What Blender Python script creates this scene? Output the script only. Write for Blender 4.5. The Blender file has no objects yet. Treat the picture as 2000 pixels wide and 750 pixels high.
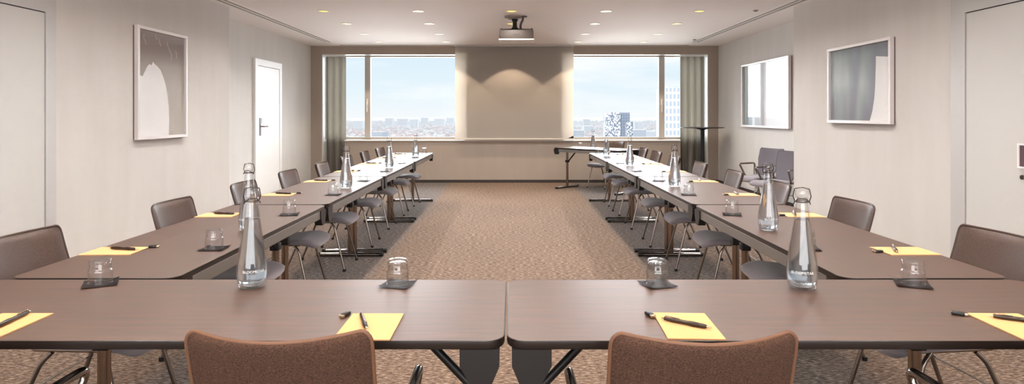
import bpy, bmesh, math, random
from mathutils import Vector, Matrix
random.seed(7)
sc = bpy.context.scene
COL = sc.collection
PI = math.pi

# ------------------------------------------------------------------ helpers
def s2l(c):
    return tuple(((x/255.0)/12.92 if x/255.0 <= 0.04045 else ((x/255.0+0.055)/1.055)**2.4) for x in c) + (1.0,)

def new_mat(name):
    m = bpy.data.materials.new(name); m.use_nodes = True
    nt = m.node_tree
    return m, nt, nt.nodes['Principled BSDF']

def P(name, rgb, rough=0.5, metal=0.0, trans=0.0, ior=1.45, bump=None, var=None, sheen=0.0, coat=0.0, spec=0.5, emis=None):
    m, nt, b = new_mat(name)
    b.inputs['Base Color'].default_value = s2l(rgb)
    b.inputs['Roughness'].default_value = rough
    b.inputs['Metallic'].default_value = metal
    b.inputs['Transmission Weight'].default_value = trans
    b.inputs['IOR'].default_value = ior
    b.inputs['Sheen Weight'].default_value = sheen
    b.inputs['Coat Weight'].default_value = coat
    b.inputs['Specular IOR Level'].default_value = spec
    if emis:
        b.inputs['Emission Color'].default_value = s2l(emis[0]); b.inputs['Emission Strength'].default_value = emis[1]
    if var or bump:
        tc = nt.nodes.new('ShaderNodeTexCoord'); mp = nt.nodes.new('ShaderNodeMapping')
        nt.links.new(tc.outputs['Object'], mp.inputs['Vector'])
        nz = nt.nodes.new('ShaderNodeTexNoise'); nz.inputs['Detail'].default_value = 6
        nt.links.new(mp.outputs['Vector'], nz.inputs['Vector'])
        if var:
            rgb2, scale = var
            mp.inputs['Scale'].default_value = scale
            nz.inputs['Scale'].default_value = 1.0
            cr = nt.nodes.new('ShaderNodeValToRGB')
            cr.color_ramp.elements[0].position = 0.35; cr.color_ramp.elements[1].position = 0.65
            cr.color_ramp.elements[0].color = s2l(rgb); cr.color_ramp.elements[1].color = s2l(rgb2)
            nt.links.new(nz.outputs['Fac'], cr.inputs['Fac']); nt.links.new(cr.outputs['Color'], b.inputs['Base Color'])
        if bump:
            strength, scale = bump
            mp2 = nt.nodes.new('ShaderNodeMapping'); mp2.inputs['Scale'].default_value = scale
            nt.links.new(tc.outputs['Object'], mp2.inputs['Vector'])
            nz2 = nt.nodes.new('ShaderNodeTexNoise'); nz2.inputs['Scale'].default_value = 1.0; nz2.inputs['Detail'].default_value = 3
            nt.links.new(mp2.outputs['Vector'], nz2.inputs['Vector'])
            bp = nt.nodes.new('ShaderNodeBump'); bp.inputs['Strength'].default_value = strength; bp.inputs['Distance'].default_value = 0.002
            nt.links.new(nz2.outputs['Fac'], bp.inputs['Height']); nt.links.new(bp.outputs['Normal'], b.inputs['Normal'])
    return m

def mesh_obj(name, bm, mat, parent=None, smooth=False):
    me = bpy.data.meshes.new(name)
    bmesh.ops.recalc_face_normals(bm, faces=bm.faces)
    bm.to_mesh(me); bm.free()
    if isinstance(mat, (list, tuple)):
        for k in mat: me.materials.append(k)
    else:
        me.materials.append(mat)
    if smooth:
        for p in me.polygons: p.use_smooth = True
        if smooth != 'all':
            try: me.set_sharp_from_angle(angle=math.radians(40))
            except Exception: pass
    o = bpy.data.objects.new(name, me); COL.objects.link(o)
    if parent: o.parent = parent
    return o

def box(bm, x0, x1, y0, y1, z0, z1, bev=0.0, M=None, seg=2):
    r = bmesh.ops.create_cube(bm, size=1.0)
    vs = r['verts']
    for v in vs:
        v.co = Vector((x0+(v.co.x+.5)*(x1-x0), y0+(v.co.y+.5)*(y1-y0), z0+(v.co.z+.5)*(z1-z0)))
    if bev > 0:
        es = list({e for v in vs for e in v.link_edges})
        res = bmesh.ops.bevel(bm, geom=es, offset=bev, segments=seg, affect='EDGES', profile=0.5)
        vs = list({v for f in res['faces'] for v in f.verts} | {v for v in vs if v.is_valid})
    if M is not None:
        for v in vs: v.co = M @ v.co
    return vs

def fillet(pts, rad, n=5, closed=False):
    pts = [Vector(p) for p in pts]; out = []
    N = len(pts)
    for i, p in enumerate(pts):
        if not closed and (i == 0 or i == N-1): out.append(p); continue
        a = pts[(i-1) % N]; b = pts[(i+1) % N]
        da = a-p; db = b-p
        r = min(rad, da.length*.45, db.length*.45)
        pa = p+da.normalized()*r; pb = p+db.normalized()*r
        for k in range(n+1):
            t = k/n
            out.append(pa*(1-t)**2 + p*2*t*(1-t) + pb*t*t)
    return out

def tube(bm, pts, r, seg=10, rad=0.0, closed=False, cap=True, flat=1.0):
    if rad > 0: pts = fillet(pts, rad, closed=closed)
    pts = [Vector(p) for p in pts]
    N = len(pts); rings = []
    prev = None
    for i, p in enumerate(pts):
        if closed: t = (pts[(i+1) % N]-pts[i-1]).normalized()
        elif i == 0: t = (pts[1]-p).normalized()
        elif i == N-1: t = (p-pts[i-1]).normalized()
        else: t = ((pts[i+1]-p).normalized()+(p-pts[i-1]).normalized()).normalized()
        if prev is None:
            up = Vector((0,0,1)) if abs(t.z) < .9 else Vector((0,1,0))
            n = t.cross(up).normalized()
        else:
            n = (prev - t*prev.dot(t)).normalized()
        prev = n; b = t.cross(n)
        rr = r[i] if isinstance(r, (list, tuple)) else r
        rings.append([bm.verts.new(p + n*math.cos(2*PI*k/seg)*rr + b*math.sin(2*PI*k/seg)*rr*flat) for k in range(seg)])
    rg = range(N if closed else N-1)
    for i in rg:
        A = rings[i]; B = rings[(i+1) % N]
        for k in range(seg):
            bm.faces.new((A[k], A[(k+1) % seg], B[(k+1) % seg], B[k]))
    if cap and not closed:
        bm.faces.new(rings[0]); bm.faces.new(rings[-1])

def lathe(bm, prof, seg=32, cx=0, cy=0):
    rings = []
    for r, z in prof:
        if r < 1e-6: rings.append([bm.verts.new((cx, cy, z))])
        else: rings.append([bm.verts.new((cx+r*math.cos(2*PI*k/seg), cy+r*math.sin(2*PI*k/seg), z)) for k in range(seg)])
    for A, B in zip(rings[:-1], rings[1:]):
        for k in range(seg):
            k2 = (k+1) % seg
            if len(A) == 1 and len(B) == 1: continue
            if len(A) == 1: bm.faces.new((A[0], B[k], B[k2]))
            elif len(B) == 1: bm.faces.new((A[k], A[k2], B[0]))
            else: bm.faces.new((A[k], A[k2], B[k2], B[k]))

def prism(bm, poly, z0, z1):
    a = [bm.verts.new((x, y, z0)) for x, y in poly]; b = [bm.verts.new((x, y, z1)) for x, y in poly]
    bm.faces.new(a); bm.faces.new(b)
    n = len(poly)
    for i in range(n): bm.faces.new((a[i], a[(i+1) % n], b[(i+1) % n], b[i]))

def smooth_profile(pts, n=4):
    out = []
    P_ = [pts[0]] + pts + [pts[-1]]
    for i in range(1, len(P_)-2):
        p0, p1, p2, p3 = P_[i-1], P_[i], P_[i+1], P_[i+2]
        for k in range(n):
            t = k/n
            out.append(tuple(.5*((2*p1[j])+(-p0[j]+p2[j])*t+(2*p0[j]-5*p1[j]+4*p2[j]-p3[j])*t*t+(-p0[j]+3*p1[j]-3*p2[j]+p3[j])*t**3) for j in (0, 1)))
    out.append(pts[-1])
    return out

def tag(o, label, cat, group=None, kind=None):
    o['label'] = label; o['category'] = cat
    if group: o['group'] = group
    if kind: o['kind'] = kind
    return o

def empty(name, loc=(0,0,0), rz=0.0):
    o = bpy.data.objects.new(name, None); COL.objects.link(o)
    o.empty_display_size = .1
    o.location = loc; o.rotation_euler = (0,0,rz)
    return o

def dup(src, loc, rz=0.0):
    r = src.copy(); COL.objects.link(r); r.location = loc; r.rotation_euler = (0,0,rz)
    for ch in list(src.children):
        c = ch.copy(); COL.objects.link(c); c.parent = r
        for g in list(ch.children):
            d = g.copy(); COL.objects.link(d); d.parent = c
    return r

class Proto:
    """first placement moves the source itself, later ones are copies"""
    def __init__(self, src): self.src = src; self.used = False
    def put(self, loc, rz=0.0):
        if not self.used:
            self.used = True
            self.src.location = loc; self.src.rotation_euler = (0,0,rz); return self.src
        return dup(self.src, loc, rz)

def struct(name, bm, mat, smooth=False):
    o = mesh_obj(name, bm, mat, smooth=smooth); o['kind'] = 'structure'; return o

def sbox(name, mat, *a, **k):
    bm = bmesh.new(); box(bm, *a, **k); return struct(name, bm, mat)

def schlick(nt, f0, pw=3.2):
    lw = nt.nodes.new('ShaderNodeLayerWeight'); lw.inputs['Blend'].default_value = .5
    p = nt.nodes.new('ShaderNodeMath'); p.operation = 'POWER'; p.inputs[1].default_value = pw
    nt.links.new(lw.outputs['Facing'], p.inputs[0])
    m = nt.nodes.new('ShaderNodeMath'); m.operation = 'MULTIPLY_ADD'; m.inputs[1].default_value = 1-f0; m.inputs[2].default_value = f0
    nt.links.new(p.outputs[0], m.inputs[0]); return m

def text_bm(s, size, depth=0.0):
    cu = bpy.data.curves.new('t', 'FONT'); cu.body = s; cu.size = size; cu.align_x = 'CENTER'; cu.align_y = 'CENTER'; cu.extrude = depth
    cu.resolution_u = 2
    o = bpy.data.objects.new('t', cu); COL.objects.link(o)
    dg = bpy.context.evaluated_depsgraph_get()
    me = bpy.data.meshes.new_from_object(o.evaluated_get(dg))
    bm = bmesh.new(); bm.from_mesh(me)
    bpy.data.objects.remove(o); bpy.data.curves.remove(cu); bpy.data.meshes.remove(me)
    return bm

ORD = ['first','second','third','fourth','fifth','sixth','seventh','eighth']

# ------------------------------------------------------------------ materials
def wood_mat():
    m, nt, b = new_mat('dark_stained_oak')
    tc = nt.nodes.new('ShaderNodeTexCoord'); mp = nt.nodes.new('ShaderNodeMapping')
    mp.inputs['Scale'].default_value = (3.0, 90.0, 20.0)
    nt.links.new(tc.outputs['Object'], mp.inputs['Vector'])
    nz = nt.nodes.new('ShaderNodeTexNoise'); nz.inputs['Scale'].default_value = 1.6; nz.inputs['Detail'].default_value = 8
    nz.inputs['Roughness'].default_value = .7; nz.inputs['Distortion'].default_value = .3
    nt.links.new(mp.outputs['Vector'], nz.inputs['Vector'])
    cr = nt.nodes.new('ShaderNodeValToRGB')
    cr.color_ramp.elements[0].position = .3; cr.color_ramp.elements[1].position = .72
    cr.color_ramp.elements[0].color = s2l((34,21,17)); cr.color_ramp.elements[1].color = s2l((104,75,60))
    nt.links.new(nz.outputs['Fac'], cr.inputs['Fac']); nt.links.new(cr.outputs['Color'], b.inputs['Base Color'])
    mr = nt.nodes.new('ShaderNodeMapRange'); mr.inputs['To Min'].default_value = .30; mr.inputs['To Max'].default_value = .50
    nt.links.new(nz.outputs['Fac'], mr.inputs['Value']); nt.links.new(mr.outputs['Result'], b.inputs['Roughness'])
    bp = nt.nodes.new('ShaderNodeBump'); bp.inputs['Strength'].default_value = .3; bp.inputs['Distance'].default_value = .001
    nt.links.new(nz.outputs['Fac'], bp.inputs['Height']); nt.links.new(bp.outputs['Normal'], b.inputs['Normal'])
    b.inputs['Specular IOR Level'].default_value = 1.0
    return m
M_wood = wood_mat()
M_edge = P('black_edge_band', (30,24,22), .3)
M_rail = P('grey_steel_rail', (126,122,119), .38, .45)
M_plate = P('black_steel', (26,25,26), .42, .2)
M_bracket = P('dark_steel_bracket', (34,33,34), .35, .3)
M_chrome = P('chrome', (150,142,136), .16, 1.0)
M_post = P('brushed_warm_steel', (140,124,112), .22, 1.0)
M_black = P('black_plastic', (20,20,21), .4)
M_seat = P('grey_upholstery', (134,128,134), .8, bump=(.4,(400,400,400)), sheen=.3)
M_back = P('brown_upholstery', (80,62,54), .42, var=((66,51,44),(160,160,160)), bump=(.35,(420,420,420)), sheen=.0)
M_backr = P('brown_woven_upholstery', (84,61,50), .85, var=((50,36,30),(260,60,420)), bump=(.8,(500,200,600)), sheen=.0, spec=.2)
M_litback = P('lit_grey_upholstery', (104,100,108), .7, bump=(.35,(420,420,420)), sheen=.2)  # brown back fabric greyed, lighting on the spare armchairs painted in
M_warmrim = P('warm_lit_rim', (98,68,50), .55)  # warm downlight on the armchair rims painted as a tan tint
M_btrim = P('brown_seam_piping', (66,50,42), .5)
M_littrim = P('lit_grey_rim', (88,82,84), .55)  # edge greyed to match the painted lighting of the back
M_paper = P('manila_paper', (216,168,118), .75)
M_pen = P('black_pen_barrel', (38,28,24), .25)
M_brass = P('chrome_tip', (210,190,160), .2, 1.0)
M_coaster = P('black_leather', (44,36,35), .5, bump=(.6,(150,150,150)))
M_glass = P('clear_glass', (255,255,255), .0, trans=1.0, ior=1.45)
m, nt, b = new_mat('thin_tumbler_glass'); out = nt.nodes['Material Output']
tr = nt.nodes.new('ShaderNodeBsdfTransparent'); tr.inputs['Color'].default_value = (.985,.99,.995,1)
gl = nt.nodes.new('ShaderNodeBsdfGlossy'); gl.inputs['Roughness'].default_value = .04
fr = schlick(nt, .06, 3.4); mxs = nt.nodes.new('ShaderNodeMixShader')
mlt = nt.nodes.new('ShaderNodeMath'); mlt.operation = 'MULTIPLY'; mlt.inputs[1].default_value = .8; nt.links.new(fr.outputs[0], mlt.inputs[0])
nt.links.new(mlt.outputs[0], mxs.inputs[0]); nt.links.new(tr.outputs[0], mxs.inputs[1]); nt.links.new(gl.outputs[0], mxs.inputs[2])
nt.links.new(mxs.outputs[0], out.inputs['Surface']); M_tumbler = m
M_frost = P('frosted_lettering', (225,230,232), .6)
M_water = P('water', (240,249,255), .14, trans=1.0, ior=1.33)
M_wire = P('dark_wire', (70,62,58), .3, .9)

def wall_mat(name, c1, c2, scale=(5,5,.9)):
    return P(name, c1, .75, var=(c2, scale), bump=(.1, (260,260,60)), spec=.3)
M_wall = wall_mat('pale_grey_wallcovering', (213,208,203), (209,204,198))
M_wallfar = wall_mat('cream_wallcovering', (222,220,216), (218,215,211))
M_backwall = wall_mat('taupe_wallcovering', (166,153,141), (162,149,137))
M_ceil = P('ceiling_plaster', (250,243,238), .85, spec=.2)
M_doorgrey = P('grey_door_laminate', (206,204,200), .38)
M_framegrey = P('grey_door_frame', (196,194,192), .35, .1)
M_doorwhite = P('white_door_paint', (246,245,243), .4)
M_dark = P('dark_gap', (40,34,32), .8)
M_white = P('white_paint', (240,240,238), .4)
M_winframe = P('window_frame_beige', (186,178,168), .45)
M_sill = P('pale_stone_sill', (232,228,220), .35)
M_base = P('dark_baseboard', (52,44,42), .5)
M_screen = P('screen_fabric', (208,200,190), .85, spec=.15)
M_grille = P('grey_grille', (150,144,136), .5, .2)
M_proj = P('taupe_projector_shell', (72,62,55), .6)
M_steel = P('steel_hardware', (104,98,94), .35, 1.0)
M_frameart = P('silver_white_frame', (232,226,224), .35, .15)
M_framein = P('mauve_frame_inner', (120,96,92), .5)

def curtain_mat():
    return P('grey_green_curtain', (164,158,146), .85, var=((150,146,136),(60,60,.5)), bump=(.3,(500,500,60)), sheen=.2)
M_curtain = curtain_mat()
nt = M_curtain.node_tree; b = nt.nodes['Principled BSDF']
tl = nt.nodes.new('ShaderNodeBsdfTranslucent'); tl.inputs['Color'].default_value = s2l((200,196,188)); mxs = nt.nodes.new('ShaderNodeMixShader'); mxs.inputs[0].default_value = .05
nt.links.new(b.outputs[0], mxs.inputs[1]); nt.links.new(tl.outputs[0], mxs.inputs[2]); nt.links.new(mxs.outputs[0], nt.nodes['Material Output'].inputs['Surface'])

def carpet_mat():
    m, nt, b = new_mat('woven_carpet')
    tc = nt.nodes.new('ShaderNodeTexCoord')
    def noise(scale, vec_scale, detail=3):
        mp = nt.nodes.new('ShaderNodeMapping'); mp.inputs['Scale'].default_value = vec_scale
        nt.links.new(tc.outputs['Object'], mp.inputs['Vector'])
        n = nt.nodes.new('ShaderNodeTexNoise'); n.inputs['Scale'].default_value = scale; n.inputs['Detail'].default_value = detail
        n.inputs['Roughness'].default_value = .65
        nt.links.new(mp.outputs['Vector'], n.inputs['Vector']); return n
    thr = noise(1.0, (30, 105, 10), 4)       # short horizontal yarns
    blot = noise(1.0, (9, 14, 3), 2)
    big = noise(1.0, (.8, .5, 1), 2)
    def ramp(src, stops):
        cr = nt.nodes.new('ShaderNodeValToRGB'); e = cr.color_ramp.elements
        while len(e) < len(stops): e.new(.5)
        for el, (p, c) in zip(e, stops): el.position = p; el.color = s2l(c)
        nt.links.new(src, cr.inputs['Fac']); return cr
    warm = ramp(thr.outputs['Fac'], [(.30,(48,36,30)), (.42,(88,71,60)), (.54,(128,108,93)), (.68,(178,158,140))])
    cool = ramp(thr.outputs['Fac'], [(.30,(44,40,39)), (.42,(76,71,69)), (.54,(108,103,101)), (.68,(150,145,142))])
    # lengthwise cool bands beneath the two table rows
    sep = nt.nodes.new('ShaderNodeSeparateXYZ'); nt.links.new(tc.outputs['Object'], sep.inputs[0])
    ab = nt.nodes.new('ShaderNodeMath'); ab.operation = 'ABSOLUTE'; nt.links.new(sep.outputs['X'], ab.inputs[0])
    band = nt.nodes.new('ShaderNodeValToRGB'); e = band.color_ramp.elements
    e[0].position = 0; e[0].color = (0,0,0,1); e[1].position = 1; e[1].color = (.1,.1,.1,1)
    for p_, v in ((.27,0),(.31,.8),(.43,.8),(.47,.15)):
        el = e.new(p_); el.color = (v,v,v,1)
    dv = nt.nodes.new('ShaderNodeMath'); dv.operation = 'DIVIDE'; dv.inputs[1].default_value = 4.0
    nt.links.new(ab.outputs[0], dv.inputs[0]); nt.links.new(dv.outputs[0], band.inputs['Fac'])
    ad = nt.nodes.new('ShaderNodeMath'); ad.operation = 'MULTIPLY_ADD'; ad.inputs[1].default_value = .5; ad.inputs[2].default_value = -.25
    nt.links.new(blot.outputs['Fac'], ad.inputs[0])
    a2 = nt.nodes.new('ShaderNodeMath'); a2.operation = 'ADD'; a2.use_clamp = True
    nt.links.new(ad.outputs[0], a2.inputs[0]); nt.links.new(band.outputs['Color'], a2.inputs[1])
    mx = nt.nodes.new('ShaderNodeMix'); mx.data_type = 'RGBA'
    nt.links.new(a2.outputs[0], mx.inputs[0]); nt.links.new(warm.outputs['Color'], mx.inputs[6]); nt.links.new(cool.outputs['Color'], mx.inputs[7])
    hs = nt.nodes.new('ShaderNodeHueSaturation')
    mr = nt.nodes.new('ShaderNodeMapRange'); mr.inputs['To Min'].default_value = .68; mr.inputs['To Max'].default_value = .98
    nt.links.new(big.outputs['Fac'], mr.inputs['Value']); nt.links.new(mr.outputs['Result'], hs.inputs['Value'])
    nt.links.new(mx.outputs[2], hs.inputs['Color']); nt.links.new(hs.outputs['Color'], b.inputs['Base Color'])
    b.inputs['Roughness'].default_value = .95; b.inputs['Specular IOR Level'].default_value = .15
    bp = nt.nodes.new('ShaderNodeBump'); bp.inputs['Strength'].default_value = .6; bp.inputs['Distance'].default_value = .004
    nt.links.new(thr.outputs['Fac'], bp.inputs['Height']); nt.links.new(bp.outputs['Normal'], b.inputs['Normal'])
    return m
M_carpet = carpet_mat()

# ------------------------------------------------------------------ room
CZ = 2.634
XL, XR = -3.87, 3.99          # side walls, far part
XBL, XBR = -3.48, 3.48        # side walls, near part
YB = 7.7                      # where the near walls step back
YW = 12.05                    # window wall
Y0 = -3.0
HZ = 224.0
F = 1220.0
CAMZ = 1.31

sbox('floor', M_carpet, -4.2, 4.2, Y0-.2, 12.5, -.12, 0)
sbox('ceiling', M_ceil, -4.2, 4.2, Y0-.2, 12.5, CZ, CZ+.15)
sbox('wall_left', M_wall, -4.2, XBL, Y0, YB, 0, CZ)
sbox('wall_left_far', M_wallfar, -4.2, XL, YB, 12.5, 0, CZ)
sbox('wall_right', M_wall, XBR, 4.2, Y0, YB, 0, CZ)
sbox('wall_right_far', M_wallfar, XR, 4.2, YB, 12.5, 0, CZ)
sbox('wall_rear', M_wall, -4.2, 4.2, Y0-.2, Y0, 0, CZ)
# window wall : lintel, piers, parapet, pier behind the screen, outer wall
WL, WR, WT = -3.655, 3.79, 2.475
PL, PR = -3.22, 3.26
bm = bmesh.new()
box(bm, XL, XR, YW, 12.5, WT, CZ)
box(bm, XL, WL, YW, 12.5, 0, WT); box(bm, WR, XR, YW, 12.5, 0, WT)
box(bm, PL, PR, YW, 12.3, 0, .80)
box(bm, -.9, 1.0, YW, 12.5, .80, WT)
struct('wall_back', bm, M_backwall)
bm = bmesh.new(); box(bm, WL, WR, 12.3, 12.5, 0, .805); struct('wall_back_outer', bm, M_white)
# bright reveal lining
bm = bmesh.new()
box(bm, WL, WL+.006, YW+.005, 12.3, 0, WT); box(bm, WR-.006, WR, YW+.005, 12.3, 0, WT); box(bm, WL, WR, YW+.005, 12.3, WT-.006, WT)
struct('trim_1', bm, M_white)
sbox('baseboard_back', M_base, PL, PR, YW-.012, YW, 0, .055)
bm = bmesh.new(); box(bm, XL, WL, YW-.012, YW, 0, .055); box(bm, WR, XR, YW-.012, YW, 0, .055); struct('baseboard_back_piers', bm, M_base)
sbox('baseboard_left', M_base, XL, XL+.012, YB, YW, 0, .055)
sbox('baseboard_right', M_base, XR-.012, XR, YB, YW, 0, .055)
sbox('trim_2', M_sill, PL, PR, YW-.025, 12.3, .80, .822, bev=.004)      # window sill

def window(idx, x0, x1, mull, handle_side):
    """frame with one narrow casement and one wide pane; mull = centre x of mullion"""
    zb, zt = .822, WT
    y0, y1 = 12.3, 12.37
    bm = bmesh.new()
    fw = .05
    box(bm, x0, x1, y0, y1, zb, zb+fw); box(bm, x0, x1, y0, y1, zt-.03, zt)
    box(bm, x0, x0+fw, y0, y1, zb+fw, zt-.03); box(bm, x1-fw, x1, y0, y1, zb+fw, zt-.03)
    box(bm, mull-.055, mull+.055, y0-.02, y1, zb+.02, zt-.02, bev=.004)
    w = struct('window_%d' % idx, bm, M_winframe)
    bm = bmesh.new()
    box(bm, mull-.018, mull+.008, y0-.032, y0-.02, 1.50, 1.62, bev=.003)
    box(bm, mull-.014, mull+.004, y0-.07, y0-.05, 1.36, 1.56, bev=.004); box(bm, mull-.012, mull+.002, y0-.06, y0-.03, 1.54, 1.56)
    mesh_obj('window_handle', bm, M_white, w)
    bm = bmesh.new()
    a = (x0+fw-.005, mull-.05); c = (mull+.05, x1-fw+.005)
    for q in (a, c):
        vs = [bm.verts.new(p) for p in ((q[0],12.34,zb+.04),(q[1],12.34,zb+.04),(q[1],12.34,zt-.02),(q[0],12.34,zt-.02))]
        bm.faces.new(vs)
    mesh_obj('pane', bm, M_pane, w)
# thin architectural pane: mostly transparent with a faint reflection
m, nt, b = new_mat('window_pane')
out = nt.nodes['Material Output']
tr = nt.nodes.new('ShaderNodeBsdfTransparent'); gl = nt.nodes.new('ShaderNodeBsdfGlossy'); gl.inputs['Roughness'].default_value = .01
fr = schlick(nt, .004, 5.0)
mxs = nt.nodes.new('ShaderNodeMixShader')
nt.links.new(fr.outputs[0], mxs.inputs[0]); nt.links.new(tr.outputs[0], mxs.inputs[1]); nt.links.new(gl.outputs[0], mxs.inputs[2])
nt.links.new(mxs.outputs[0], out.inputs['Surface'])
M_pane = m
window(1, WL, -.9, -2.83, 1)
window(2, 1.0, WR, 2.955, -1)

# curtains
def curtain(x0, x1, label):
    bm = bmesh.new()
    n = 120; H = WT-.03
    top = []; bot = []
    for i in range(n+1):
        t = i/n; x = x0+(x1-x0)*t
        ph = t*(x1-x0)/.13*2*PI
        y = 12.185+.028*math.sin(ph)+.008*math.sin(ph*.37+1)
        dx = .012*math.cos(ph)
        top.append(bm.verts.new((x+dx, y, H))); bot.append(bm.verts.new((x+dx*1.2, y+.004*math.sin(ph*.5), .015)))
    for i in range(n): bm.faces.new((bot[i], bot[i+1], top[i+1], top[i]))
    bmesh.ops.solidify(bm, geom=bm.faces[:], thickness=.003)
    root = empty('curtain', ((x0+x1)/2, 12.185, 0))
    o = mesh_obj('curtain_panel', bm, M_curtain, root, smooth=True)
    o.matrix_parent_inverse = Matrix.Translation((-(x0+x1)/2, -12.185, 0))
    bm = bmesh.new(); box(bm, x0, x1, 12.16, 12.20, H, H+.022)
    o = mesh_obj('curtain_rail', bm, M_white, root); o.matrix_parent_inverse = Matrix.Translation((-(x0+x1)/2, -12.185, 0))
    tag(root, label, 'curtain', 'curtains drawn to the ends of the window')
curtain(-3.625, PL-.02, 'grey green full length curtain bunched at the left end of the window')
curtain(PR+.02, 3.755, 'grey full length curtain behind the tall black bistro table')

# ------------------------------------------------------------------ doors
def door(idx, side, X, ya, yb, zt, fw, leafm, framem, proj):
    """side=-1 left wall (faces +x); leaf spans ya..yb; fw = frame width"""
    s = -side
    bm = bmesh.new()
    def bx_(b, y0, y1, z0, z1, d0, d1, bev=0):
        xa, xb = X+s*d0, X+s*d1
        box(b, min(xa,xb), max(xa,xb), y0, y1, z0, z1, bev=bev)
    bx_(bm, ya-fw, ya, 0, zt+fw, 0, proj); bx_(bm, yb, yb+fw, 0, zt+fw, 0, proj); bx_(bm, ya, yb, zt, zt+fw, 0, proj)
    d = struct('door_%d' % idx, bm, framem)
    bm = bmesh.new(); bx_(bm, ya, yb, 0, zt, 0, .002); mesh_obj('door_gap', bm, M_dark, d)
    bm = bmesh.new(); bx_(bm, ya+.006, yb-.006, .008, zt-.007, .002, max(.004, proj-.006), bev=.001); mesh_obj('door_leaf', bm, leafm, d)
    return d, bx_
d1, _ = door(1, -1, XBL, 3.70, 4.655, 2.075, .105, M_doorgrey, M_framegrey, .012)
d2, bx2 = door(2, 1, XBR, 3.78, 4.78, 2.09, .155, M_doorgrey, M_framegrey, .012)
d3, bx3 = door(3, -1, XL, 9.46, 10.34, 2.06, .10, M_doorwhite, M_doorwhite, .035)
bm = bmesh.new(); bx3(bm, 9.52, 9.565, .99, 1.26, .029, .04, bev=.003)
h = mesh_obj('door_handle', bm, M_steel, d3)
bm = bmesh.new()
xh = XL+.04
tube(bm, [(xh, 9.543, 1.13), (xh+.05, 9.543, 1.13), (xh+.05, 9.69, 1.13)], .010, 10, rad=.02)
mesh_obj('lever', bm, M_steel, h, smooth=True)
bm = bmesh.new(); bx3(bm, 9.575, 9.60, 1.18, 1.26, .029, .036, bev=.003); mesh_obj('card_reader', bm, M_steel, d3)
# framed plate and lock on the right-hand door
pl = empty('door_plate', (XBR-.01, 4.19, 1.03))
bm = bmesh.new()
for (y0,y1,z0,z1) in ((-.08,.08,-.084,-.072),(-.08,.08,.072,.084),(-.08,-.068,-.072,.072),(.068,.08,-.072,.072)):
    box(bm, -.014, .004, y0, y1, z0, z1)
mesh_obj('plate_frame', bm, M_white, pl)
bm = bmesh.new(); box(bm, -.006, .004, -.069, .069, -.073, .073); mesh_obj('plate_panel', bm, P('dark_maroon_panel', (88,62,66), .4), pl)
tag(pl, 'small dark panel in a white frame mounted on the grey right door', 'sign')
bm = bmesh.new(); tube(bm, [(XBR-.006, 4.235, .885), (XBR-.022, 4.235, .885)], .016, 14)
mesh_obj('door_lock', bm, M_chrome, d2, smooth=True)

# ------------------------------------------------------------------ artworks
def art_nodes(name, build):
    m, nt, b = new_mat(name)
    tc = nt.nodes.new('ShaderNodeTexCoord'); sep = nt.nodes.new('ShaderNodeSeparateXYZ')
    nt.links.new(tc.outputs['Object'], sep.inputs[0])
    build(nt, b, tc, sep)
    b.inputs['Roughness'].default_value = .35
    b.inputs['Coat Weight'].default_value = 1.0; b.inputs['Coat Roughness'].default_value = .02
    return m
def ramp_node(nt, src, stops, interp='LINEAR'):
    cr = nt.nodes.new('ShaderNodeValToRGB'); cr.color_ramp.interpolation = interp; e = cr.color_ramp.elements
    while len(e) < len(stops): e.new(.5)
    for el, (p, c) in zip(e, stops): el.position = p; el.color = s2l(c)
    nt.links.new(src, cr.inputs['Fac']); return cr
def mapr(nt, src, a, b_, c=0., d=1.):
    mr = nt.nodes.new('ShaderNodeMapRange'); mr.inputs['From Min'].default_value = a; mr.inputs['From Max'].default_value = b_
    mr.inputs['To Min'].default_value = c; mr.inputs['To Max'].default_value = d
    nt.links.new(src, mr.inputs['Value']); return mr.outputs['Result']

def artwork(side, X, ya, yb, za, zb, label, bg, shapes, fd=.05, fw=.03):
    """bg: material; shapes: list of (polygon in (u,v) 0..1 with u = increasing depth, material)"""
    s = -side
    cy, cz = (ya+yb)/2, (za+zb)/2
    root = empty('framed_artwork', (X, cy, cz))
    w, h = (yb-ya)/2, (zb-za)/2
    def bx_(b, d0, d1, y0, y1, z0, z1, bev=0):
        xa, xb = s*d0, s*d1
        box(b, min(xa,xb), max(xa,xb), y0, y1, z0, z1, bev=bev)
    bm = bmesh.new()
    bx_(bm, .012, fd, -w, w, h-fw, h, .002); bx_(bm, .012, fd, -w, w, -h, -h+fw, .002)
    bx_(bm, .012, fd, -w, -w+fw, -h+fw, h-fw, .002); bx_(bm, .012, fd, w-fw, w, -h+fw, h-fw, .002)
    mesh_obj('picture_frame', bm, M_frameart, root)
    bm = bmesh.new()
    t = .004
    bx_(bm, .0, .024, -w+.004, w-.004, -h+.004, h-.004)
    mesh_obj('backing', bm, M_framein, root)
    bm = bmesh.new(); bx_(bm, .024, .026, -w+fw, w-fw, -h+fw, h-fw)
    pr = mesh_obj('print', bm, bg, root)
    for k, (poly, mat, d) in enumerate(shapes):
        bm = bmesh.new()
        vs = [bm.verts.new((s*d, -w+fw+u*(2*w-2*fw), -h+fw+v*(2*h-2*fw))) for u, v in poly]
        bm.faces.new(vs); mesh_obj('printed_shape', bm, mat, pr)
    bm = bmesh.new()
    vs = [bm.verts.new((s*.034, y, z)) for y, z in ((-w+fw,-h+fw),(w-fw,-h+fw),(w-fw,h-fw),(-w+fw,h-fw))]
    bm.faces.new(vs); mesh_obj('glazing', bm, M_artglass, root)
    tag(root, label, 'picture', 'framed abstract artworks on the side walls')
    return root
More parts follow.
